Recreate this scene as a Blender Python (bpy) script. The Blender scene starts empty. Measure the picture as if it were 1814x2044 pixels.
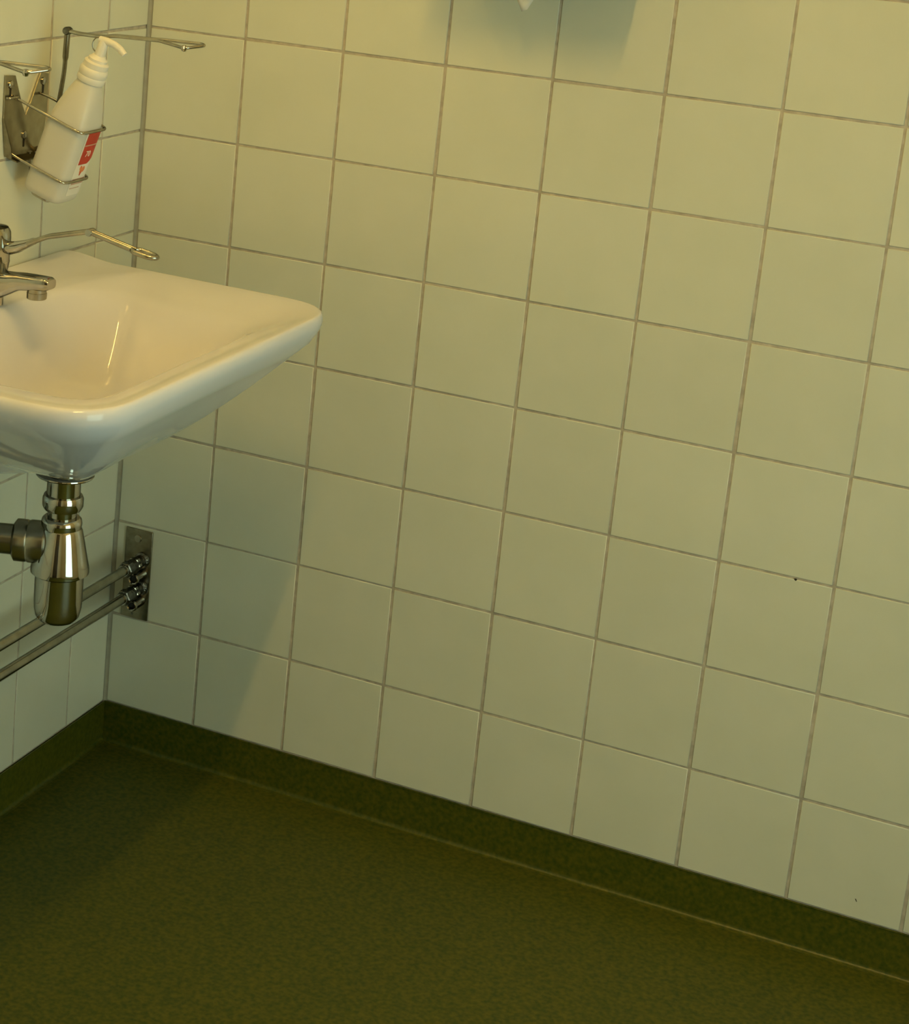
import bpy, bmesh, math, random
from mathutils import Vector, Matrix
R_ = math.radians
random.seed(7)
scene = bpy.context.scene
COL = scene.collection

# ---------------------------------------------------------------- camera
F_PX, CX, CY, W_PX, H_PX = 4068.23, 488.67, 597.36, 1814.0, 2044.0
cam_d = bpy.data.cameras.new('camera')
cam = bpy.data.objects.new('camera', cam_d)
COL.objects.link(cam)
right = Vector((0.89428872, 0.44088097, 0.07662667))
fwd = Vector((-0.41314548, 0.8792461, -0.23714364))
down = fwd.cross(right)
cam.matrix_world = Matrix(((right.x, -down.x, -fwd.x, 1.4299),
                           (right.y, -down.y, -fwd.y, -2.6377),
                           (right.z, -down.z, -fwd.z, 1.4586),
                           (0, 0, 0, 1)))
cam_d.sensor_fit = 'HORIZONTAL'
cam_d.sensor_width = 36.0
cam_d.lens = F_PX / W_PX * 36.0
cam_d.shift_x = (W_PX / 2 - CX) / W_PX          # the photograph is an off-centre crop
cam_d.shift_y = -(H_PX / 2 - CY) / W_PX
cam_d.clip_start = 0.05
scene.camera = cam

# ---------------------------------------------------------------- world, lights, exposure
world = bpy.data.worlds.new('world')
scene.world = world
world.use_nodes = True
world.node_tree.nodes['Background'].inputs[0].default_value = (0.5, 0.55, 0.5, 1)
world.node_tree.nodes['Background'].inputs[1].default_value = 0.05
scene.view_settings.view_transform = 'Standard'
scene.view_settings.look = 'None'
scene.view_settings.exposure = 0.0
scene.view_settings.gamma = 1.0
scene.view_settings.use_curve_mapping = False

ROOM_X, ROOM_Y, ROOM_Z = 2.05, -3.15, 2.45
LAMP_POS = (0.86, -1.30, 2.36)      # warm ceiling tube
WARM = (1.0, 0.62, 0.15)
COOL = (0.68, 1.0, 0.84)
WARM_STRENGTH = 160.0                # ceiling tube
MIRROR_STRENGTH = 46.0               # small tube over the basin
COOL_STRENGTH = 2.9                 # added glowing pane

# ---------------------------------------------------------------- helpers
def tag(o, label=None, cat=None, group=None, kind=None):
    if label: o['label'] = label
    if cat: o['category'] = cat
    if group: o['group'] = group
    if kind: o['kind'] = kind
    return o

def empty(name, loc):
    o = bpy.data.objects.new(name, None)
    COL.objects.link(o)
    o.location = loc
    o.empty_display_size = 0.03
    return o

def mesh_obj(name, verts, faces, mat=None, parent=None, smooth=True, auto=None):
    me = bpy.data.meshes.new(name)
    me.from_pydata([tuple(v) for v in verts], [], faces)
    me.update()
    bm = bmesh.new(); bm.from_mesh(me)
    bmesh.ops.remove_doubles(bm, verts=bm.verts, dist=1e-6)
    bmesh.ops.recalc_face_normals(bm, faces=bm.faces)
    if auto is not None:
        for e in bm.edges:
            if len(e.link_faces) == 2 and e.calc_face_angle(0) > auto:
                e.smooth = False
    for f in bm.faces: f.smooth = smooth
    bm.to_mesh(me); bm.free()
    return link(name, me, mat, parent)

def link(name, me, mat=None, parent=None):
    if mat and not me.materials: me.materials.append(mat)
    o = bpy.data.objects.new(name, me)
    COL.objects.link(o)
    if parent is not None:
        o.parent = parent
        bpy.context.view_layer.update()
        o.matrix_parent_inverse = parent.matrix_world.inverted()
    return o

def frame_for(d):
    d = Vector(d).normalized()
    a = Vector((0, 0, 1)) if abs(d.z) < 0.9 else Vector((1, 0, 0))
    u = d.cross(a).normalized()
    return u, d.cross(u).normalized(), d

def lathe_geo(profile, origin, axis, n=40):
    """profile: (radius, height along axis)"""
    u, v, d = frame_for(axis)
    o = Vector(origin)
    vs, fs = [], []
    for r, h in profile:
        for k in range(n):
            a = 2 * math.pi * k / n
            vs.append(o + d * h + (u * math.cos(a) + v * math.sin(a)) * max(r, 1e-5))
    for i in range(len(profile) - 1):
        for k in range(n):
            k2 = (k + 1) % n
            fs.append((i * n + k, i * n + k2, (i + 1) * n + k2, (i + 1) * n + k))
    fs.append(tuple(range(n)))
    fs.append(tuple((len(profile) - 1) * n + k for k in range(n)))
    return vs, fs

def lathe(name, profile, origin, axis, mat, parent, n=40, auto=R_(38)):
    vs, fs = lathe_geo(profile, origin, axis, n)
    return mesh_obj(name, vs, fs, mat, parent, True, auto)

def smooth_path(pts, radius=0.01, seg=6, closed=False):
    """round the corners of a polyline"""
    P = [Vector(p) for p in pts]
    out = []
    n = len(P)
    rng = range(n) if closed else range(1, n - 1)
    if not closed: out.append(P[0])
    for i in rng:
        a, b, c = P[(i - 1) % n], P[i], P[(i + 1) % n]
        d1, d2 = (a - b), (c - b)
        r = min(radius, d1.length * 0.48, d2.length * 0.48)
        s, e = b + d1.normalized() * r, b + d2.normalized() * r
        for k in range(seg + 1):
            t = k / seg
            out.append(s * (1 - t) ** 2 + b * 2 * t * (1 - t) + e * t * t)
    if not closed: out.append(P[-1])
    return out

def tube_geo(path, r, n=12, closed=False, base=0, flat=1.0):
    P = [Vector(p) for p in path]
    m = len(P)
    vs, fs = [], []
    tang = []
    for i in range(m):
        if closed: t = P[(i + 1) % m] - P[(i - 1) % m]
        else: t = P[min(i + 1, m - 1)] - P[max(i - 1, 0)]
        tang.append(t.normalized())
    u, v, _ = frame_for(tang[0])
    for i in range(m):
        t = tang[i]
        u = (u - t * u.dot(t)).normalized()
        v = t.cross(u)
        rr = r[i] if isinstance(r, (list, tuple)) else r
        for k in range(n):
            a = 2 * math.pi * k / n
            vs.append(P[i] + (u * math.cos(a) + v * math.sin(a) * flat) * rr)
    rows = m if closed else m - 1
    for i in range(rows):
        j = (i + 1) % m
        for k in range(n):
            k2 = (k + 1) % n
            fs.append((base + i * n + k, base + i * n + k2, base + j * n + k2, base + j * n + k))
    if not closed:
        fs.append(tuple(base + k for k in range(n)))
        fs.append(tuple(base + (m - 1) * n + k for k in range(n)))
    return vs, fs

def tube(name, path, r, mat, parent, n=12, closed=False):
    vs, fs = tube_geo(path, r, n, closed)
    return mesh_obj(name, vs, fs, mat, parent, True, R_(50))

def tubes(name, paths, r, mat, parent, n=10):
    vs, fs = [], []
    for path, closed in paths:
        a, b = tube_geo(path, r, n, closed, base=len(vs))
        vs += a; fs += b
    return mesh_obj(name, vs, fs, mat, parent, True, R_(50))

def box_geo(lo, hi):
    x0, y0, z0 = lo; x1, y1, z1 = hi
    v = [(x0,y0,z0),(x1,y0,z0),(x1,y1,z0),(x0,y1,z0),(x0,y0,z1),(x1,y0,z1),(x1,y1,z1),(x0,y1,z1)]
    f = [(0,3,2,1),(4,5,6,7),(0,1,5,4),(1,2,6,5),(2,3,7,6),(3,0,4,7)]
    return v, f

def box(name, lo, hi, mat, parent=None, bevel=0.0, seg=2):
    v, f = box_geo(lo, hi)
    me = bpy.data.meshes.new(name)
    me.from_pydata(v, [], f)
    if bevel:
        bm = bmesh.new(); bm.from_mesh(me)
        bmesh.ops.bevel(bm, geom=list(bm.edges), offset=bevel, segments=seg, affect='EDGES', profile=0.5)
        for fc in bm.faces: fc.smooth = True
        for e in bm.edges:
            if len(e.link_faces) == 2 and e.calc_face_angle(0) > R_(50): e.smooth = False
        bm.to_mesh(me); bm.free()
    return link(name, me, mat, parent)

def prism(name, poly, thick, to_world, mat, parent, bevel=0.0, hole_polys=()):
    """poly in 2D (u,v) extruded along w by thick; to_world maps (u,v,w)"""
    bm = bmesh.new()
    vs = [bm.verts.new(to_world(u, v, 0.0)) for u, v in poly]
    f = bm.faces.new(vs)
    r = bmesh.ops.extrude_face_region(bm, geom=[f])
    off = Vector(to_world(0, 0, thick)) - Vector(to_world(0, 0, 0))
    bmesh.ops.translate(bm, verts=[g for g in r['geom'] if isinstance(g, bmesh.types.BMVert)], vec=off)
    bmesh.ops.recalc_face_normals(bm, faces=bm.faces)
    if bevel:
        bmesh.ops.bevel(bm, geom=list(bm.edges), offset=bevel, segments=2, affect='EDGES')
    me = bpy.data.meshes.new(name)
    bm.to_mesh(me); bm.free()
    return link(name, me, mat, parent)

# ---------------------------------------------------------------- materials
def new_mat(name):
    m = bpy.data.materials.new(name)
    m.use_nodes = True
    return m, m.node_tree, m.node_tree.nodes['Principled BSDF']

def noise_mat(name, c1, c2, scale, rough=0.4, bump=0.0, bscale=None, metallic=0.0, spec=0.5,
              detail=4.0, coat=0.0, lo=0.35, hi=0.65, rnd=0.0, bdist=0.002):
    m, nt, b = new_mat(name)
    tc = nt.nodes.new('ShaderNodeTexCoord')
    geo = nt.nodes.new('ShaderNodeNewGeometry')
    nz = nt.nodes.new('ShaderNodeTexNoise')
    nz.inputs['Scale'].default_value = scale
    nz.inputs['Detail'].default_value = detail
    nt.links.new(geo.outputs['Position'], nz.inputs['Vector'])
    rp = nt.nodes.new('ShaderNodeValToRGB')
    rp.color_ramp.elements[0].position = lo
    rp.color_ramp.elements[1].position = hi
    rp.color_ramp.elements[0].color = (*c1, 1)
    rp.color_ramp.elements[1].color = (*c2, 1)
    nt.links.new(nz.outputs['Fac'], rp.inputs['Fac'])
    out = rp.outputs['Color']
    if rnd:
        oi = nt.nodes.new('ShaderNodeObjectInfo')
        mr = nt.nodes.new('ShaderNodeMapRange')
        mr.inputs[3].default_value = 1 - rnd; mr.inputs[4].default_value = 1 + rnd * 0.4
        nt.links.new(oi.outputs['Random'], mr.inputs[0])
        mx = nt.nodes.new('ShaderNodeVectorMath'); mx.operation = 'SCALE'
        nt.links.new(out, mx.inputs[0]); nt.links.new(mr.outputs[0], mx.inputs['Scale'])
        out = mx.outputs[0]
    nt.links.new(out, b.inputs['Base Color'])
    b.inputs['Roughness'].default_value = rough
    b.inputs['Metallic'].default_value = metallic
    b.inputs['Specular IOR Level'].default_value = spec
    if metallic: b.inputs['Specular Tint'].default_value = (0.30, 0.29, 0.26, 1)
    b.inputs['Coat Weight'].default_value = coat
    b.inputs['Coat Roughness'].default_value = 0.05
    if bump:
        n2 = nt.nodes.new('ShaderNodeTexNoise')
        n2.inputs['Scale'].default_value = bscale or scale
        n2.inputs['Detail'].default_value = 3
        nt.links.new(geo.outputs['Position'], n2.inputs['Vector'])
        bp = nt.nodes.new('ShaderNodeBump')
        bp.inputs['Strength'].default_value = bump
        bp.inputs['Distance'].default_value = bdist
        nt.links.new(n2.outputs['Fac'], bp.inputs['Height'])
        nt.links.new(bp.outputs['Normal'], b.inputs['Normal'])
    return m

def emit_mat(name, col, strength):
    m, nt, b = new_mat(name)
    b.inputs['Base Color'].default_value = (0.8, 0.8, 0.8, 1)
    b.inputs['Emission Color'].default_value = (*col, 1)
    b.inputs['Emission Strength'].default_value = strength
    return m

M_TILE = noise_mat('tile_glaze', (0.665, 0.69, 0.585), (0.695, 0.715, 0.615), 9, 0.17, 0.06, 45, rnd=0.03, bdist=0.0006)
M_GROUT = noise_mat('grout', (0.40, 0.36, 0.30), (0.56, 0.51, 0.43), 70, 0.85, 0.5, 260, detail=6, bdist=0.001)
M_SILICONE = noise_mat('silicone', (0.30, 0.29, 0.235), (0.37, 0.365, 0.30), 40, 0.5)
M_VINYL = noise_mat('green_vinyl', (0.030, 0.050, 0.0035), (0.094, 0.090, 0.0068), 150, 0.55, 0.08, 240, spec=0.28, detail=8, lo=0.30, hi=0.70, bdist=0.0006)
M_SKIRT = noise_mat('green_vinyl_skirting', (0.030, 0.050, 0.0035), (0.094, 0.090, 0.0068), 150, 0.34, 0.08, 240, spec=0.4, detail=8, lo=0.30, hi=0.70, bdist=0.0006)
M_PORC = noise_mat('porcelain', (0.70, 0.715, 0.80), (0.72, 0.735, 0.82), 8, 0.05)
M_CHROME = noise_mat('chrome', (0.50, 0.49, 0.46), (0.58, 0.57, 0.54), 30, 0.05, metallic=1.0)
M_CHROME_DULL = noise_mat('dull_chrome', (0.42, 0.40, 0.34), (0.52, 0.50, 0.43), 60, 0.24, metallic=1.0)
M_STEEL = noise_mat('brushed_steel', (0.24, 0.22, 0.16), (0.34, 0.31, 0.24), 90, 0.26, metallic=1.0)
M_PLATE = noise_mat('bracket_steel', (0.40, 0.37, 0.29), (0.50, 0.47, 0.38), 70, 0.24, metallic=1.0)
M_WIRE = noise_mat('steel_wire', (0.44, 0.42, 0.37), (0.54, 0.52, 0.46), 60, 0.12, metallic=1.0)
M_FITTING = noise_mat('dark_fitting', (0.13, 0.13, 0.12), (0.30, 0.30, 0.28), 160, 0.25, 0.6, 300, metallic=1.0)
M_BLACK = noise_mat('dark_hole', (0.012, 0.010, 0.006), (0.02, 0.016, 0.01), 50, 0.6)
M_PUMP = noise_mat('white_pump_plastic', (0.80, 0.78, 0.72), (0.84, 0.82, 0.76), 30, 0.35)
M_LABEL = noise_mat('label_white', (0.80, 0.78, 0.72), (0.83, 0.81, 0.75), 30, 0.4)
M_RED = noise_mat('label_red', (0.50, 0.028, 0.012), (0.56, 0.035, 0.015), 60, 0.4)
M_ORANGE = noise_mat('label_orange', (0.75, 0.16, 0.05), (0.80, 0.30, 0.12), 400, 0.4)
M_PINK = noise_mat('label_pink', (0.52, 0.33, 0.26), (0.60, 0.40, 0.31), 300, 0.4)
M_PAPER = noise_mat('paper', (0.78, 0.76, 0.70), (0.84, 0.82, 0.76), 60, 0.9)
M_WHITE = noise_mat('white_paint', (0.72, 0.71, 0.65), (0.76, 0.75, 0.69), 3, 0.6)
M_WALLFAR = noise_mat('painted_tile_wall', (0.62, 0.60, 0.50), (0.66, 0.64, 0.53), 3, 0.4)
M_DOOR = noise_mat('added_door_brown', (0.05, 0.035, 0.018), (0.07, 0.05, 0.025), 6, 0.5)
M_TUBE = emit_mat('warm_tube', WARM, WARM_STRENGTH)
M_TUBE2 = emit_mat('warm_wall_tube', WARM, MIRROR_STRENGTH)
M_COOLGLOW = emit_mat('cool_glow', COOL, COOL_STRENGTH)  # glow of the added panel on the right wall
# bottle plastic: milky translucent polythene
M_BOTTLE, nt, b = new_mat('milky_plastic')
b.inputs['Base Color'].default_value = (0.66, 0.66, 0.62, 1)
b.inputs['Roughness'].default_value = 0.35
b.inputs['Subsurface Weight'].default_value = 0.35
b.inputs['Subsurface Radius'].default_value = (0.02, 0.02, 0.016)

# ---------------------------------------------------------------- setting: tiled walls
P = 0.1535                     # tile pitch
GAP = 0.0042                   # upright joint
GAPH = 0.0034                  # level joint
Z_TOPROW = 1.1269              # a joint height known from the photograph
TILE_T = 0.007
FZ = -0.0115                    # top of the vinyl floor
Z_BOT = 0.057                  # tiles end above the vinyl skirting

def tile_mesh(w, h, name='tile'):
    """tile face at local +Z=0 plane, thickness TILE_T behind; w along X, h along Y; soft glazed edge"""
    rings = [(0.0, -TILE_T), (0.0, -0.0009), (0.0003, -0.0003), (0.0009, 0.0)]
    vs, fs = [], []
    for ins, z in rings:
        x, y = w / 2 - ins, h / 2 - ins
        vs += [(-x, -y, z), (x, -y, z), (x, y, z), (-x, y, z)]
    for i in range(len(rings) - 1):
        for k in range(4):
            k2 = (k + 1) % 4
            fs.append((i * 4 + k, i * 4 + k2, (i + 1) * 4 + k2, (i + 1) * 4 + k))
    n = (len(rings) - 1) * 4
    fs.append((n, n + 1, n + 2, n + 3))
    me = bpy.data.meshes.new(name)
    me.from_pydata(vs, [], fs)
    me.update()
    for i, p in enumerate(me.polygons):
        p.use_smooth = 4 <= i < 12
    me.materials.append(M_TILE)
    return me

_tm = {}
def tile_at(parent, w, h, mat4):
    key = (round(w, 4), round(h, 4))
    if key not in _tm: _tm[key] = tile_mesh(*key)
    o = bpy.data.objects.new('tile', _tm[key])
    COL.objects.link(o)
    o.parent = parent
    tilt = Matrix.Rotation(random.gauss(0, 0.0012), 4, 'X') @ Matrix.Rotation(random.gauss(0, 0.0012), 4, 'Y') @ Matrix.Rotation(random.gauss(0, 0.0012), 4, 'Z')
    jit = Matrix.Translation((random.gauss(0, 0.0003), random.gauss(0, 0.0003), random.gauss(0, 0.00012)))
    o.matrix_local = mat4 @ jit @ tilt
    return o

rows = []
zs = [Z_TOPROW - k * P for k in range(6, -9, -1)]
zs = [Z_BOT - GAPH / 2] + [z for z in zs if z < ROOM_Z - 0.02] + [ROOM_Z]
for a, b_ in zip(zs[:-1], zs[1:]):
    rows.append((a + GAPH / 2, b_ - GAPH / 2))

def tile_cols(start, joint0, end):
    js = [start - GAP / 2]
    k = 0
    while joint0 + k * P < end - 0.01:
        js.append(joint0 + k * P); k += 1
    js.append(end)
    return [(a + GAP / 2, b_ - GAP / 2) for a, b_ in zip(js[:-1], js[1:])]

# back wall (plane y = 0, facing -y)
wall_back = box('wall_back', (-0.10, 0.0013, -0.05), (ROOM_X + 0.10, 0.11, ROOM_Z), M_GROUT)
tag(wall_back, 'cream square-tiled wall with grey joints behind the basin', kind='structure')
for (x0, x1) in tile_cols(0.0045, 0.1583, ROOM_X):
    for (z0, z1) in rows:
        m = Matrix(((1, 0, 0, (x0 + x1) / 2), (0, 0, -1, 0), (0, 1, 0, (z0 + z1) / 2), (0, 0, 0, 1)))
        tile_at(wall_back, x1 - x0, z1 - z0, m)
# left wall (plane x = 0, facing +x)
wall_left = box('wall_left', (-0.11, ROOM_Y - 0.1, -0.05), (-0.0013, 0.0012, ROOM_Z), M_GROUT)
tag(wall_left, 'cream square-tiled wall that carries the washbasin', kind='structure')
for (a, c) in tile_cols(0.0045, 0.1171, 2.88):
    for (z0, z1) in rows:
        m = Matrix(((0, 0, 1, 0), (1, 0, 0, -(a + c) / 2), (0, 1, 0, (z0 + z1) / 2), (0, 0, 0, 1)))
        tile_at(wall_left, c - a, z1 - z0, m)
# sealant strip down the corner
n = 6
vs, fs = [], []
for z in (Z_BOT - 0.004, ROOM_Z - 0.002):
    vs += [(-0.004, 0.004, z)]
    for k in range(n + 1):
        a = R_(90) * k / n
        vs.append((0.0062 - 0.0057 * math.sin(a), -0.0062 + 0.0057 * math.cos(a), z) if False else
                  (0.0050 * (1 - math.sin(a)) , -0.0050 * (1 - math.cos(a)), z))
m_ = n + 2
for k in range(m_): fs.append((k, (k + 1) % m_, m_ + (k + 1) % m_, m_ + k))
fs += [tuple(range(m_)), tuple(range(m_, 2 * m_))]
corner = mesh_obj('trim_1', vs, fs, M_SILICONE, None, True, R_(40))
tag(corner, 'grey sealant strip running down the corner where the tiled walls meet', kind='structure')

# other walls, ceiling (out of view, they bounce the light)
tag(box('wall_right', (ROOM_X, ROOM_Y - 0.1, -0.05), (ROOM_X + 0.1, 0.0, ROOM_Z), M_WALLFAR), 'plain pale wall opposite the basin', kind='structure')
tag(box('wall_front', (-0.0011, ROOM_Y - 0.1, -0.05), (ROOM_X, ROOM_Y, ROOM_Z), M_WALLFAR), 'plain pale wall with the added brown door', kind='structure')
tag(box('ceiling', (-0.11, ROOM_Y - 0.1, ROOM_Z), (ROOM_X + 0.1, 0.11, ROOM_Z + 0.08), M_WHITE), 'plain white ceiling', kind='structure')
# floor
floor = box('floor', (0.0, ROOM_Y, -0.05), (ROOM_X, 0.0, FZ), M_VINYL)
tag(floor, 'dark green speckled vinyl floor', kind='structure')

# coved vinyl skirting, mitred in the corner
def cove_profile():
    rad = 0.0065
    pts = [(0.0035, Z_BOT - 0.0015), (0.0018, Z_BOT - 0.0012), (0.0018, FZ + rad + 0.0005)]
    for k in range(1, 7):
        a = R_(90) * k / 6
        pts.append((0.0018 + rad * (1 - math.cos(a)), FZ + 0.0005 + rad * (1 - math.sin(a))))
    pts.append((0.0105, FZ + 0.0003))
    pts.append((0.0110, FZ - 0.001))
    return pts
prof = cove_profile()
def cove(name, to_world, length, label):
    vs, fs = [], []
    n = len(prof)
    for end in (0, 1):
        for d, z in prof:
            vs.append(to_world(d if end == 0 else length, d, z))
        vs.append(to_world(0.0 if end == 0 else length, 0.0, FZ - 0.001))
        vs.append(to_world(0.0 if end == 0 else length, 0.0, Z_BOT - 0.0015))
    n += 2
    for k in range(n - 1): fs.append((k, k + 1, n + k + 1, n + k))
    o = mesh_obj(name, vs, fs, M_SKIRT, None, True, R_(35))
    tag(o, label, kind='structure')
    return o
cove('baseboard_back', lambda s, d, z: (s, -d, z), ROOM_X, 'green vinyl skirting coved up under the back wall tiles')
cove('baseboard_left', lambda s, d, z: (d, -s, z), -ROOM_Y, 'green vinyl skirting coved up under the basin wall tiles')

# added glowing panel for the cool light, and added dark door for chrome reflections
cool_panel = box('cool_light_panel', (ROOM_X - 0.012, -1.95, FZ), (ROOM_X - 0.0002, -0.75, 2.05), M_WHITE, None, 0.002)
tag(cool_panel, 'added unseen white panel with a glowing pane for the cool light', kind='structure')
box('cool_glow_pane', (ROOM_X - 0.017, -1.85, 0.18), (ROOM_X - 0.0122, -0.85, 1.50), M_COOLGLOW, cool_panel)
door = box('added_dark_door', (0.35, ROOM_Y + 0.0002, FZ), (1.15, ROOM_Y + 0.03, 2.02), M_DOOR, None, 0.003)
tag(door, 'dark brown door added behind the camera for dark reflections in the chrome', kind='structure')
tube('door_handle', smooth_path([(0.43, ROOM_Y + 0.03, 1.0), (0.43, ROOM_Y + 0.08, 1.0), (0.55, ROOM_Y + 0.08, 1.0)], 0.015), 0.009, M_CHROME, door)

# ---------------------------------------------------------------- ceiling tube lamp
lx, ly, lz = LAMP_POS
lamp = empty('ceiling_lamp', (lx, ly, ROOM_Z))
tag(lamp, 'warm ceiling tube lamp above the middle of the room', 'lamp')
box('lamp_housing', (lx - 0.06, ly - 0.36, lz + 0.03), (lx + 0.06, ly + 0.36, ROOM_Z), M_WHITE, lamp, 0.006)
tube('lamp_tube', [(lx, ly - 0.30, lz), (lx, ly + 0.30, lz)], 0.018, M_TUBE, lamp, 16)
for s in (-1, 1):
    box('tube_holder', (lx - 0.015, ly + s * 0.315 - 0.0145, lz - 0.02), (lx + 0.015, ly + s * 0.315 + 0.0145, lz + 0.031), M_WHITE, lamp, 0.002)

# tube lamp on the wall over the basin
wl = empty('wall_lamp', (0.0, -0.52, 1.93))
tag(wl, 'slim warm tube lamp fixed on the tiled wall high above the washbasin', 'lamp')
box('lamp_housing', (0.0004, -0.80, 1.925), (0.050, -0.24, 2.00), M_WHITE, wl, 0.006)
tube('lamp_tube', [(0.085, -0.74, 1.955), (0.085, -0.30, 1.955)], 0.008, M_TUBE2, wl, 16)
for s_ in (-1, 1):
    box('tube_holder', (0.040, -0.52 + s_ * 0.232 - 0.011, 1.938), (0.100, -0.52 + s_ * 0.232 + 0.011, 1.972), M_WHITE, wl, 0.002)

# ---------------------------------------------------------------- washbasin
Z_RIM = 0.818
SY = -0.530
sink = empty('washbasin', (0.0, SY, Z_RIM - 0.19))
tag(sink, 'white porcelain washbasin with rounded corners mounted on the tiled wall', 'sink')

def rim_outline(n=360):
    """closed polyline, ccw, of the outer rim in plan: wall at x=0"""
    hw0, hw1, xf, bow, rc, rw = 0.330, 0.320, 0.4290, 0.003, 0.080, 0.012
    cs = [((0.0, -hw0), rw), ((xf, -hw1), rc), ((xf + bow, -0.12), 0.12), ((xf + bow, 0.12), 0.12), ((xf, hw1), rc), ((0.0, hw0), rw)]
    pts = []
    k = len(cs)
    for i in range(k):
        a, b2, c = Vector(cs[i - 1][0]), Vector(cs[i][0]), Vector(cs[(i + 1) % k][0])
        d1, d2 = (a - b2), (c - b2)
        r = cs[i][1]
        s, e = b2 + d1.normalized() * r, b2 + d2.normalized() * r
        for q in range(13):
            t = q / 12
            pts.append(s * (1 - t) ** 2 + b2 * 2 * t * (1 - t) + e * t * t)
    return pts
RIM = rim_outline()
SC = Vector((0.225, 0.0))          # polar centre in plan
def ray_to(poly, ang):
    d = Vector((math.cos(ang), math.sin(ang)))
    best = None
    for i in range(len(poly)):
        a, b2 = poly[i] - SC, poly[(i + 1) % len(poly)] - SC
        e = b2 - a
        den = d.x * e.y - d.y * e.x
        if abs(den) < 1e-12: continue
        t = (a.x * e.y - a.y * e.x) / den
        s = (a.x * d.y - a.y * d.x) / den
        if t > 0 and -1e-9 <= s <= 1 + 1e-9:
            best = t if best is None else max(best, t)
    return best
def bowl_outline(n=200):
    pts = []
    for k in range(n):
        a = 2 * math.pi * k / n
        c, s = math.cos(a), math.sin(a)
        ex = 2 / 3.2 if c < 0 else 2 / 9.0
        x = 0.277 + 0.182 * math.copysign(abs(c) ** ex, c)
        y = 0.372 * math.copysign(abs(s) ** ex, s)
        pts.append(Vector((x, y)))
    return pts
BOWL = bowl_outline()
NA = 180
angs = [2 * math.pi * k / NA for k in range(NA)]
rings = []                # list of list of (x,y,z)
INNER = [k / 26 for k in range(27)]
def sm(t): return t * t * (3 - 2 * t)
DEPTH = 0.135
vs, fs = [], []
cols = []
for a in angs:
    d = Vector((math.cos(a), math.sin(a)))
    Rr, B = ray_to(RIM, a), ray_to(BOWL, a)
    wall = sm(max(0.0, min(1.0, (-d.x - 0.15) / 0.6)))     # 1 towards the wall
    k_ = 0.020; a_ = Rr - 0.0085; h_ = max(0.0, min(1.0, 0.5 + 0.5 * (a_ - B) / k_))
    B = a_ * (1 - h_) + B * h_ - k_ * h_ * (1 - h_)          # smooth minimum of bowl outline and rim
    col = []
    for t in INNER:
        tc = 0.56 + 0.24 * wall
        drop = sm(max(0.0, min(1.0, (t - tc + 0.165) / 0.33)))
        z = -0.052 * (1 - t ** 2.0) ** 1.45 - (DEPTH - 0.052) * (1 - drop)
        col.append((t * B, z))
    # deck and rolled lip
    for t in ((0.25, 0.5, 0.75) if wall > 0.001 else (0.33, 0.66, 0.9)):
        col.append((B + (Rr - 0.0070 - B) * t, 0.0))
    lip = [(-0.0070, 0.0), (-0.0052, -0.0001), (-0.0034, -0.0010), (-0.0015, -0.0032), (-0.0003, -0.0070), (0.0, -0.0115), (-0.0010, -0.0175), (-0.0038, -0.0235)]
    for dr, z in lip: col.append((Rr + dr, z))
    # underside
    for t in (0.955, 0.90, 0.82, 0.73, 0.63, 0.53, 0.43, 0.33, 0.22, 0.10):
        z_free = -0.028 - 0.158 * (1 - t ** (1.6 + 0.1 * d.y * d.y)) ** (1.12 - 0.06 * d.y * d.y)
        z_wall = -0.05 - 0.135 * min(1.0, (1 - t) / 0.25) ** 0.6
        col.append((Rr * t, z_free * (1 - wall) + z_wall * wall))
    col.append((0.0, -0.186))
    pts3 = []
    for q, (r, z) in enumerate(col):
        x = SC.x + d.x * r
        if len(INNER) - 3 <= q < len(INNER) + 12: z += 0.007 * sm(max(0.0, min(1.0, (0.085 - x) / 0.075)))   # deck swells towards the wall
        pts3.append((x, SY + SC.y + d.y * r, Z_RIM + z))
    cols.append(pts3)
NR = len(cols[0])
for j in range(NR):
    for i in range(NA): vs.append(cols[i][j])
for j in range(NR - 1):
    for i in range(NA):
        i2 = (i + 1) % NA
        fs.append((j * NA + i, j * NA + i2, (j + 1) * NA + i2, (j + 1) * NA + i))
basin = mesh_obj('basin', vs, fs, M_PORC, sink, True)
# waste ring inside the bowl
lathe('waste_ring', [(0.0, 0.0), (0.020, 0.0), (0.024, 0.002), (0.031, 0.0035), (0.033, 0.002), (0.033, -0.004)], (0.225, SY, Z_RIM - DEPTH - 0.0055), (0, 0, 1), M_CHROME, sink)

# ---------------------------------------------------------------- bottle trap
TX, TY = 0.205, -0.52
trap = empty('bottle_trap', (TX, TY, 0.42))
tag(trap, 'chrome bottle trap hanging below the washbasin', 'drain trap')
zt = 0.6
lathe('flange', [(0.0, 0.6312), (0.026, 0.6312), (0.027, 0.6235), (0.0368, 0.6205), (0.0372, 0.6192), (0.0362, 0.6178), (0.024, 0.6165), (0.0, 0.6165)], (TX, TY, 0), (0, 0, 1), M_CHROME, trap)
lathe('tailpiece', [(0.0, 0.617), (0.0215, 0.617), (0.0215, 0.588), (0.0, 0.588)], (TX - 0.001, TY, 0), (0, 0, 1), M_CHROME, trap)
lathe('nut', [(0.020, 0.592), (0.0245, 0.592), (0.0262, 0.588), (0.0262, 0.578), (0.0235, 0.573), (0.0185, 0.5715), (0.0185, 0.556), (0.0, 0.556)], (TX - 0.001, TY, 0), (0, 0, 1), M_CHROME, trap)
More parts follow.
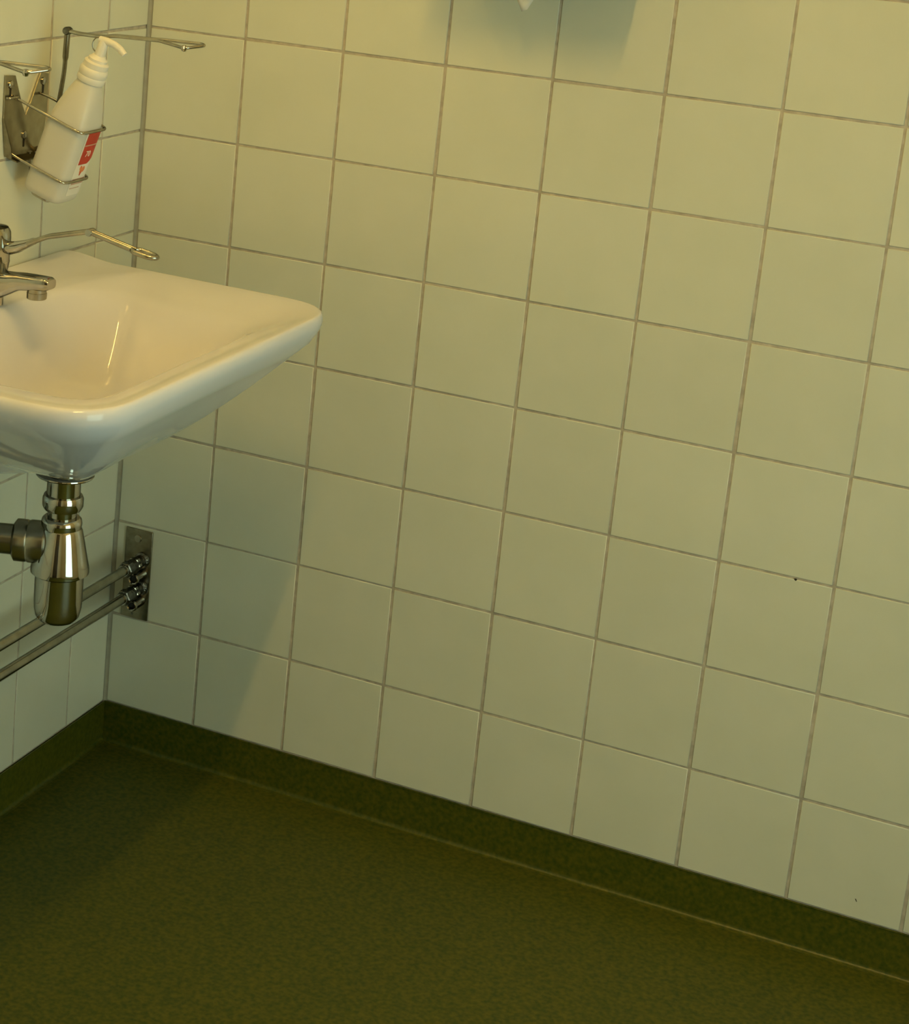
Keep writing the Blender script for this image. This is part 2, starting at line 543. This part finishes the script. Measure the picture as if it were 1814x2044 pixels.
lathe('collar', [(0.0, 0.5625), (0.0225, 0.5625), (0.0252, 0.560), (0.0262, 0.555), (0.0252, 0.5485), (0.0225, 0.5465), (0.0, 0.5465)], (TX - 0.001, TY, 0), (0, 0, 1), M_CHROME, trap)
tb = lathe('trap_body', [(0.0, 0.549), (0.0245, 0.549), (0.0262, 0.546), (0.030, 0.530), (0.0345, 0.508), (0.0375, 0.495), (0.0375, 0.489), (0.034, 0.4865), (0.0, 0.4865)], (TX, TY, 0), (0, 0, 1), M_CHROME, trap)
lathe('cup', [(0.0, 0.4885), (0.0312, 0.4885), (0.0312, 0.452), (0.0306, 0.440), (0.0282, 0.4295), (0.023, 0.4235), (0.012, 0.421), (0.0, 0.4208)], (TX, TY, 0), (0, 0, 1), M_CHROME, trap)
ax = Vector((-0.93, -0.37, 0.0)).normalized()
o0 = Vector((TX, TY, 0.5255)) + ax * 0.018
lathe('outlet_nut', [(0.0, 0.0), (0.025, 0.0), (0.0275, 0.003), (0.0275, 0.022), (0.0262, 0.0245), (0.0272, 0.027), (0.0272, 0.040), (0.022, 0.0435), (0.0, 0.0435)], o0, ax, M_CHROME_DULL, trap)
path = smooth_path([o0 + ax * 0.03, o0 + ax * 0.075, (0.07, TY - 0.085, 0.522), (0.004, TY - 0.10, 0.522)], 0.04, 8)
tube('outlet_pipe', path, 0.0195, M_CHROME_DULL, trap, 24)
lathe('wall_rosette', [(0.0, 0.0), (0.038, 0.0), (0.037, 0.004), (0.026, 0.010), (0.0, 0.010)], (0.0004, TY - 0.10, 0.522), (1, 0, 0), M_CHROME_DULL, trap)

# ---------------------------------------------------------------- basin mixer tap
tap = empty('mixer_tap', (0.080, -0.520, Z_RIM - 0.004))
tag(tap, 'chrome mixer tap with long elbow lever standing on the washbasin deck', 'faucet')
ty = -0.520
lathe('tap_body', [(0.0, 0.8190), (0.0200, 0.8190), (0.0200, 0.828), (0.0215, 0.840), (0.0240, 0.864), (0.0255, 0.874), (0.0258, 0.8745), (0.0258, 0.8765), (0.0254, 0.877), (0.0262, 0.905), (0.0256, 0.913), (0.0222, 0.9185), (0.011, 0.9205), (0.0, 0.921)], (0.077, ty, 0), (0, 0, 1), M_CHROME, tap)
# spout: tapering rounded-square section swept forward
sec = []
stations = [(0.080, 0.846, 0.0185, 0.0180), (0.097, 0.8465, 0.0175, 0.0172), (0.112, 0.8510, 0.0160, 0.0135), (0.127, 0.8558, 0.0145, 0.0104), (0.150, 0.8578, 0.0135, 0.0092), (0.165, 0.8590, 0.0125, 0.0082), (0.1695, 0.8590, 0.0105, 0.0060)]
vs, fs = [], []
NS = 28
for (x, z, hy, hz) in stations:
    for k in range(NS):
        a = 2 * math.pi * k / NS
        c, s = math.cos(a), math.sin(a)
        e = 0.55
        vs.append((x, ty + hy * math.copysign(abs(c) ** e, c), z + hz * math.copysign(abs(s) ** e, s)))
for i in range(len(stations) - 1):
    for k in range(NS):
        k2 = (k + 1) % NS
        fs.append((i * NS + k, i * NS + k2, (i + 1) * NS + k2, (i + 1) * NS + k))
fs += [tuple(range(NS)), tuple((len(stations) - 1) * NS + k for k in range(NS))]
sp = mesh_obj('spout', vs, fs, M_CHROME, tap, True, R_(40))
lathe('aerator', [(0.0, 0.8375), (0.0118, 0.8375), (0.0126, 0.8385), (0.0126, 0.8455), (0.0120, 0.846), (0.0120, 0.855), (0.0, 0.855)], (0.149, ty, 0), (0, 0, 1), M_CHROME_DULL, sp)
# lever
lev = mesh_obj('lever_neck', *tube_geo([(0.098, ty, 0.895), (0.108, ty, 0.8955), (0.118, ty, 0.8985), (0.130, ty, 0.904), (0.142, ty, 0.910)], [0.0075, 0.0085, 0.0075, 0.0052, 0.0040], 14), M_CHROME, tap, True, R_(50))
tubes('lever_arm', [(smooth_path([(0.134, ty + q * 0.0035, 0.9055), (0.160, ty + q * 0.0035, 0.9185), (0.2185, ty + q * 0.0035, 0.9345), (0.225, ty + q * 0.0025, 0.9335), (0.284, ty + q * 0.0025, 0.9215)], 0.006, 5), False) for q in (-1, 1)]
      + [(smooth_path([(0.280, ty - 0.002, 0.9225), (0.286, ty - 0.0085, 0.921), (0.306, ty - 0.0085, 0.918), (0.316, ty, 0.9172), (0.306, ty + 0.0085, 0.918), (0.286, ty + 0.0085, 0.921), (0.280, ty + 0.002, 0.9225)], 0.008, 5), False)], 0.0032, M_CHROME_DULL, lev)
lathe('lever_joint', [(0.0, -0.007), (0.0042, -0.007), (0.0048, -0.005), (0.0048, 0.005), (0.0042, 0.007), (0.0, 0.007)], (0.2205, ty, 0.934), (0, 1, 0), M_CHROME, lev, 16)

# ---------------------------------------------------------------- bottle holder with elbow lever
TH = R_(18.3)
XL = Vector((math.cos(TH), 0, -math.sin(TH)))
ZL = Vector((math.sin(TH), 0, math.cos(TH)))
YL = Vector((0, 1, 0))
HY = -0.332
BASE = Vector((0.0467, HY, 0.930))        # centre of the bottle's foot
def bl(x, y, z): return BASE + XL * x + YL * y + ZL * z
holder = empty('dispenser_holder', (0.0, HY, 0.975))
tag(holder, 'steel wire bottle holder with elbow lever, holding the white pump bottle', 'dispenser', 'wall bottle holders')
yw = lambda u, v, w: (0.0015 + w, u, v)
plate_poly = [(HY + 0.042, 0.9755), (HY + 0.0535, 1.030), (HY + 0.0535, 1.081), (HY + 0.034, 1.084), (HY + 0.012, 1.046), (HY + 0.000, 1.029),
              (HY - 0.012, 1.048), (HY - 0.030, 1.085), (HY - 0.0535, 1.087), (HY - 0.0535, 1.03), (HY - 0.042, 0.9785)]
plate = prism('back_plate', plate_poly, 0.0018, yw, M_PLATE, holder)
prism('side_flange', [(0.0015, 0.9785), (0.0125, 0.976), (0.0125, 0.992), (0.0035, 1.030), (0.0015, 1.030)], 0.0016, lambda u, v, w: (u, HY - 0.0435 - (v - 0.977) * 0.17 - w, v), M_STEEL, plate)
prism('bottom_lip', [(0.0015, 0.9755), (0.017, 0.9715), (0.017, 0.9732), (0.0015, 0.9775)], 0.078, lambda u, v, w: (u, HY - 0.039 + w, v), M_STEEL, plate)
for (y, z) in ((HY - 0.041, 1.074), (HY + 0.040, 1.072), (HY - 0.002, 1.003)):
    kh = lathe('screw', [(0.0, 0.0), (0.0052, 0.0), (0.0052, 0.0016), (0.0035, 0.003), (0.0, 0.0032)], (0.0034, y, z), (1, 0, 0), M_CHROME, plate, 18)
    prism('keyhole_slot', [(y - 0.0021, z - 0.004), (y + 0.0021, z - 0.004), (y + 0.0016, z - 0.016), (y - 0.0016, z - 0.016)], 0.0004, lambda u, v, w: (0.0034 + w, u, v), M_BLACK, plate)
hx, hy = 0.0295, 0.0315
def ring_path(zl, back):
    return smooth_path([bl(back, -hy - 0.002, zl), bl(hx + 0.002, -hy - 0.002, zl), bl(hx + 0.002, hy + 0.002, zl), bl(back, hy + 0.002, zl)], 0.012, 6)
# heights of the two wire loops on the tilted bottle
def loop(zl, back, lead):
    p = ring_path(zl, back)
    return [Vector(lead[0])] + p + [Vector(lead[1])]
up, lo_ = 0.1075, 0.0345
tube('wire_loop', loop(up, -0.066, ((0.0042, HY - 0.033, 1.056), (0.0042, HY + 0.033, 1.056))), 0.0019, M_WIRE, holder, 10)
tube('wire_loop', loop(lo_, -0.040, ((0.0042, HY - 0.036, 0.982), (0.0042, HY + 0.036, 0.982))), 0.0019, M_WIRE, holder, 10)
tube('foot_wire', smooth_path([(0.0045, HY + 0.012, 0.978), (0.008, HY + 0.012, 0.950), bl(-0.030, 0.010, -0.0026), bl(-0.012, -0.024, -0.0026), bl(0.012, -0.024, -0.0026), bl(0.012, 0.026, -0.0026), bl(-0.030, 0.026, -0.0026), (0.008, HY + 0.026, 0.950), (0.0045, HY + 0.026, 0.978)], 0.006, 5), 0.0019, M_WIRE, holder, 10)
tube('wire_stop', smooth_path([(0.0052, HY - 0.052, 1.0575), (0.010, HY - 0.052, 1.0575), (0.010, HY - 0.031, 1.0575), (0.0052, HY - 0.031, 1.0575)], 0.004, 4), 0.0017, M_WIRE, holder, 8)
# upright that carries the lever, behind the bottle
uy = -0.304
pts = smooth_path([(0.0036, uy, 0.978), (0.016, uy, 0.985), (0.0345, uy, 1.032), (0.0390, uy, 1.066), (0.0425, uy, 1.092), (0.0430, uy, 1.118), (0.0440, uy, 1.1446)], 0.014, 6)
tube('upright', pts, [0.0030 if i < len(pts) * 0.8 else 0.0040 for i in range(len(pts))], M_STEEL, holder, 12)
lathe('pivot', [(0.0, -0.006), (0.0046, -0.006), (0.0054, -0.004), (0.0054, 0.004), (0.0046, 0.006), (0.0, 0.006)], (0.0440, uy, 1.1450), (0, 1, 0), M_FITTING, holder, 18)
lever = tubes('lever', [
    (smooth_path([(0.045, -0.3065, 1.1450), (0.0669, -0.3120, 1.1437), (0.1069, -0.3220, 1.1452), (0.1266, -0.3240, 1.1488), (0.192, -0.3300, 1.1515), (0.197, -0.3310, 1.1517),
                  (0.2480, -0.3600, 1.1505), (0.2650, -0.3360, 1.1540), (0.2580, -0.3300, 1.1548), (0.197, -0.3260, 1.1530), (0.192, -0.3250, 1.1525), (0.1266, -0.3190, 1.1495), (0.1069, -0.3170, 1.1460), (0.0669, -0.3070, 1.1443), (0.045, -0.3020, 1.1455)], 0.006, 5), False)], 0.0021, M_WIRE, holder)
lathe('lever_ball', [(0.0, -0.0044), (0.0028, -0.0036), (0.0044, 0.0), (0.0028, 0.0036), (0.0, 0.0044)], (0.2462, -0.357, 1.1500), (0, 0, 1), M_CHROME, lever, 16)
hook = [Vector((0.1085 + 0.0082 * math.cos(a) * 0.9, HY + 0.0082 * math.cos(a) * 0.43, 1.1360 + 0.0100 * math.sin(a))) for a in [2 * math.pi * k / 24 for k in range(24)]]
tube('hook_ring', hook, 0.0009, M_WIRE, lever, 8, True)

def copy_tree(o, parent, off):
    c = o.copy()
    COL.objects.link(c)
    if parent is None:
        c.location = o.location + off
    else:
        c.parent = parent
        c.matrix_parent_inverse = o.matrix_parent_inverse.copy()
    for ch in list(o.children): copy_tree(ch, c, off)
    return c
holder2 = copy_tree(holder, None, Vector((0, -0.372, 0)))
holder2['label'] = 'steel wire holder further along, only its lever tip showing at the left edge'

# ---------------------------------------------------------------- pump bottle
bottle = empty('pump_bottle', BASE)
tag(bottle, 'milky white plastic pump bottle with a red label, tilted in the wire holder', 'bottle')
NB = 48
def sect(sx, sy, z, e):
    out = []
    for k in range(NB):
        a = 2 * math.pi * k / NB
        c, s = math.cos(a), math.sin(a)
        out.append(bl(sx * math.copysign(abs(c) ** e, c), sy * math.copysign(abs(s) ** e, s), z))
    return out
prof_b = [(0.020, 0.022, 0.0010, .6), (0.0265, 0.0285, 0.0, .5), (0.0290, 0.0310, 0.003, .45), (hx, hy, 0.009, .42), (hx, hy, 0.05, .42), (hx, hy, 0.098, .42), (0.0292, 0.0312, 0.106, .45),
          (0.0280, 0.0300, 0.118, .52), (0.0262, 0.0280, 0.130, .62), (0.0235, 0.0248, 0.143, .75), (0.0200, 0.0208, 0.155, .88), (0.0170, 0.0172, 0.164, 1), (0.0155, 0.0155, 0.168, 1), (0.0155, 0.0155, 0.176, 1)]
vs, fs = [], []
for q in prof_b: vs += sect(*q)
for i in range(len(prof_b) - 1):
    for k in range(NB):
        k2 = (k + 1) % NB
        fs.append((i * NB + k, i * NB + k2, (i + 1) * NB + k2, (i + 1) * NB + k))
fs += [tuple(range(NB)), tuple((len(prof_b) - 1) * NB + k for k in range(NB))]
bbody = mesh_obj('bottle_body', vs, fs, M_BOTTLE, bottle, True, R_(60))
lathe('collar', [(0.0, 0.166), (0.0182, 0.166), (0.0190, 0.168), (0.0190, 0.173), (0.0182, 0.1745), (0.0190, 0.176), (0.0190, 0.182), (0.0180, 0.1845), (0.0168, 0.186), (0.0168, 0.193), (0.0150, 0.1945), (0.0128, 0.195), (0.0128, 0.1985), (0.0105, 0.200), (0.0085, 0.203), (0.0, 0.203)], BASE, ZL, M_PUMP, bottle)
lathe('pump_stem', [(0.0, 0.198), (0.0072, 0.198), (0.0070, 0.212), (0.0, 0.212)], BASE, ZL, M_PUMP, bottle, 20)
head = lathe('pump_head', [(0.0, 0.208), (0.0066, 0.208), (0.0070, 0.211), (0.0062, 0.222), (0.0050, 0.2240), (0.0, 0.2245)], BASE, ZL, M_PUMP, bottle, 24)
tube('nozzle', [bl(-0.007, 0, 0.2225), bl(0.004, 0, 0.2245), bl(0.016, 0, 0.2250), bl(0.026, 0, 0.2230), bl(0.034, 0, 0.2190)], [0.0046, 0.0050, 0.0048, 0.0046, 0.0042], M_PUMP, head, 14)

# label: thin printed skin that follows the front face and wraps the far corner
def face_pt(yq, zq, lift):
    s = max(-1, min(1, yq / hy))
    c = (1 - abs(s) ** (1 / .42 * 1.0)) if False else None
    th_s = math.asin(min(1.0, abs(s) ** (1 / 0.42)))
    x = hx * (math.cos(th_s) ** 0.42)
    nrm = Vector((abs(x / hx) ** 3.76 / hx, math.copysign(abs(s) ** 3.76, s) / hy)).normalized()
    return bl(x + nrm.x * lift, yq + nrm.y * lift, zq)
def skin(name, shape, lift, mat, parent, thick=0.0002, ny=10, nz=14):
    """shape(v) -> (y0,y1,z) for v in 0..1"""
    vs, fs = [], []
    for lf in (lift, lift + thick):
        for j in range(nz + 1):
            y0, y1, z = shape(j / nz)
            for i in range(ny + 1):
                vs.append(face_pt(y0 + (y1 - y0) * i / ny, z, lf))
    m = (ny + 1) * (nz + 1)
    idx = lambda s, j, i: s * m + j * (ny + 1) + i
    for j in range(nz):
        for i in range(ny):
            fs.append((idx(1, j, i), idx(1, j, i + 1), idx(1, j + 1, i + 1), idx(1, j + 1, i)))
            fs.append((idx(0, j, i), idx(0, j + 1, i), idx(0, j + 1, i + 1), idx(0, j, i + 1)))
    for j in range(nz):
        fs.append((idx(0, j, 0), idx(1, j, 0), idx(1, j + 1, 0), idx(0, j + 1, 0)))
        fs.append((idx(0, j, ny), idx(0, j + 1, ny), idx(1, j + 1, ny), idx(1, j, ny)))
    for i in range(ny):
        fs.append((idx(0, 0, i), idx(0, 0, i + 1), idx(1, 0, i + 1), idx(1, 0, i)))
        fs.append((idx(0, nz, i), idx(1, nz, i), idx(1, nz, i + 1), idx(0, nz, i + 1)))
    return mesh_obj(name, vs, fs, mat, parent, True, R_(40))
lab = skin('label', lambda v: (-0.013, 0.0285, 0.012 + 0.096 * v), 0.0002, M_LABEL, bottle)
lab['label'] = 'white printed label with a red panel'
def red_shape(v):
    y0 = -0.0095 + (0.006 * max(0, (0.25 - v) / 0.25) ** 2)
    return (-0.0095 , 0.0245 - 0.012 * max(0, (0.22 - v) / 0.22) ** 2, 0.058 + 0.049 * v)
skin('red_panel', red_shape, 0.0005, M_RED, lab)
skin('white_rule', lambda v: (-0.0093, 0.0243, 0.0855 + 0.0016 * v), 0.0008, M_PINK, lab, nz=2)
skin('colour_band', lambda v: (-0.010, 0.022, 0.0285 + 0.0085 * v), 0.0005, M_PINK, lab, nz=3)
skin('print_line', lambda v: (-0.010, 0.014, 0.0225 + 0.0011 * v), 0.0005, M_PINK, lab, nz=1)
for (yy, zz, w, h, mt) in ((0.004, 0.0475, 0.0036, 0.0042, M_ORANGE), (0.0085, 0.0505, 0.0036, 0.0042, M_ORANGE), (0.0015, 0.0525, 0.0030, 0.0036, M_ORANGE), (0.0035, 0.0440, 0.0016, 0.0030, M_RED)):
    skin('petal', lambda v, yy=yy, zz=zz, w=w, h=h: (yy - w * math.sin(math.pi * (0.08 + 0.84 * v)), yy + w * math.sin(math.pi * (0.08 + 0.84 * v)), zz - h + 2 * h * v), 0.0005, mt, lab, nz=8, ny=4)
def text_mesh(s, size):
    cu = bpy.data.curves.new('lettering', 'FONT')
    cu.body = s; cu.size = size; cu.align_x = 'CENTER'; cu.align_y = 'CENTER'
    cu.resolution_u = 3; cu.extrude = 0.00015
    t = bpy.data.objects.new('lettering', cu)
    COL.objects.link(t)
    bpy.context.view_layer.update()
    me = bpy.data.meshes.new_from_object(t.evaluated_get(bpy.context.evaluated_depsgraph_get()))
    bpy.data.objects.remove(t)
    return me
for (s, size, yy, zz) in (('70', 0.0125, 0.006, 0.073),):
    me = text_mesh(s, size)
    for vtx in me.vertices:
        u, v_, w = vtx.co
        vtx.co = face_pt(yy + u, zz + v_, 0.0009 + w)
    me.update()
    link('lettering', me, M_LABEL, lab)

# ---------------------------------------------------------------- pipes along the left wall and their plate
PXX, PZ = 0.0525, (0.3065, 0.2605)
pplate = empty('pipe_plate', (0.045, 0.0, 0.207))
tag(pplate, 'small rectangular steel plate on the tiles beside the corner, with screw holes', 'wall plate')
box('plate', (0.0205, -0.0034, 0.2075), (0.0672, -0.0004, 0.3540), M_STEEL, pplate, 0.0008)
lathe('screw', [(0.0, 0.0), (0.0062, 0.0), (0.0058, 0.0014), (0.0040, 0.0020), (0.0, 0.0012)], (0.0425, -0.0034, 0.339), (0, -1, 0), M_CHROME_DULL, pplate, 20)
for z in (0.2830, 0.2393):
    er = lathe('stub', [(0.0056, 0.0), (0.0086, 0.0), (0.0086, 0.024), (0.0091, 0.0255), (0.0087, 0.0282), (0.0074, 0.0290), (0.0060, 0.0280), (0.0056, 0.0255), (0.0056, 0.010), (0.0, 0.010)], (0.0533, -0.0034, z), (0, -1, 0), M_CHROME, pplate, 24)
    lathe('hole', [(0.0, 0.0), (0.0057, 0.0), (0.0057, 0.014), (0.0, 0.014)], (0.0533, -0.0120, z), (0, -1, 0), M_BLACK, er, 20)
lathe('rivet', [(0.0, 0.0), (0.0022, 0.0), (0.0018, 0.0008), (0.0, 0.001)], (0.040, -0.0034, 0.2135), (0, -1, 0), M_FITTING, pplate, 12)
for i, z in enumerate(PZ):
    p = empty('water_pipe', (PXX, -0.004, z))
    tag(p, ('upper' if i == 0 else 'lower') + ' of the two chrome water pipes running along the left wall', 'pipe', 'water pipes under the basin')
    tube('pipe', [(PXX, -0.030, z), (PXX, -2.9, z)], 0.0073, M_CHROME_DULL, p, 20)
    lathe('coupling', [(0.0, 0.0), (0.0125, 0.0), (0.0125, 0.004), (0.0095, 0.006), (0.0095, 0.018), (0.0105, 0.020), (0.0105, 0.046), (0.0, 0.046)], (PXX, -0.0037, z), (0, -1, 0), M_FITTING, p, 20)
    nut = lathe('hex_nut', [(0.0, 0.0), (0.0110, 0.0), (0.0125, 0.0015), (0.0125, 0.0125), (0.0110, 0.014), (0.0, 0.014)], (PXX, -0.046, z), (0, -1, 0), M_FITTING, p, 6)
    lathe('lock_nut', [(0.0, 0.0), (0.0105, 0.0), (0.0118, 0.0012), (0.0118, 0.0085), (0.0105, 0.0098), (0.0, 0.0098)], (PXX, -0.0235, z), (0, -1, 0), M_CHROME_DULL, p, 6)
    lathe('end_ring', [(0.0, 0.0), (0.0092, 0.0), (0.0092, 0.005), (0.0, 0.005)], (PXX, -0.060, z), (0, -1, 0), M_CHROME, p, 20)
    for yc in (-0.62, -1.45, -2.3):
        cl = tube('pipe_clip', smooth_path([(0.0006, yc, z), (PXX - 0.008, yc, z)], 0.001), 0.004, M_CHROME_DULL, p, 10)

# ---------------------------------------------------------------- paper towel dispenser above the frame
td = empty('towel_dispenser', (0.60, 0.0, 1.262))
tag(td, 'white paper towel dispenser on the back wall, just above the top edge', 'dispenser')
prism('dispenser_body', [(0.0, 1.276), (-0.100, 1.268), (-0.128, 1.285), (-0.132, 1.56), (-0.10, 1.62), (0.0, 1.63)], 0.250, lambda u, v, w: (0.475 + w, u - 0.0004, v), M_WHITE, td, 0.006)
box('towel_slot', (0.53, -0.085, 1.2665), (0.67, -0.045, 1.2745), M_BLACK, td)
vs, fs = [], []
nx = 14
for s in (0, 1):
    for j in range(5):
        for i in range(nx + 1):
            t = i / nx
            x = 0.545 + 0.10 * t
            tip = 1.2665 - 0.046 * max(0.0, 1 - abs(t - 0.46) / 0.17) ** 0.8 - 0.010 - 0.003 * math.sin(t * 23)
            z = 1.275 + (tip - 1.275) * j / 4
            vs.append((x, -0.064 + 0.004 * math.sin(t * 6 + j * .5) + 0.0004 * s, z))
m = 5 * (nx + 1)
for s in (0, 1):
    for j in range(4):
        for i in range(nx):
            a = s * m + j * (nx + 1) + i
            fs.append((a, a + 1, a + nx + 2, a + nx + 1))
for i in range(nx):
    a = 4 * (nx + 1) + i
    fs.append((a, a + 1, m + a + 1, m + a))
towel = mesh_obj('paper_towel', vs, fs, M_PAPER, None, True)
tag(towel, 'torn tip of white paper towel hanging down at the top edge', 'paper towel')

# ---------------------------------------------------------------- small marks on the tiles
def speck(name, x, z, pts):
    o = prism(name, [(x + a, z + b2) for a, b2 in pts], 0.0004, lambda u, v, w: (u, -0.0001 - w, v), M_BLACK, wall_back)
    return o
speck('joint_mark', 1.0288, 0.5112, [(-0.0024, 0.0010), (0.0010, 0.0020), (0.0026, 0.0002), (0.0004, -0.0018)])
speck('chip_mark', 1.1700, 0.0830, [(-0.0014, 0.0018), (-0.0002, 0.0020), (0.0016, -0.0016), (0.0008, -0.0020)])
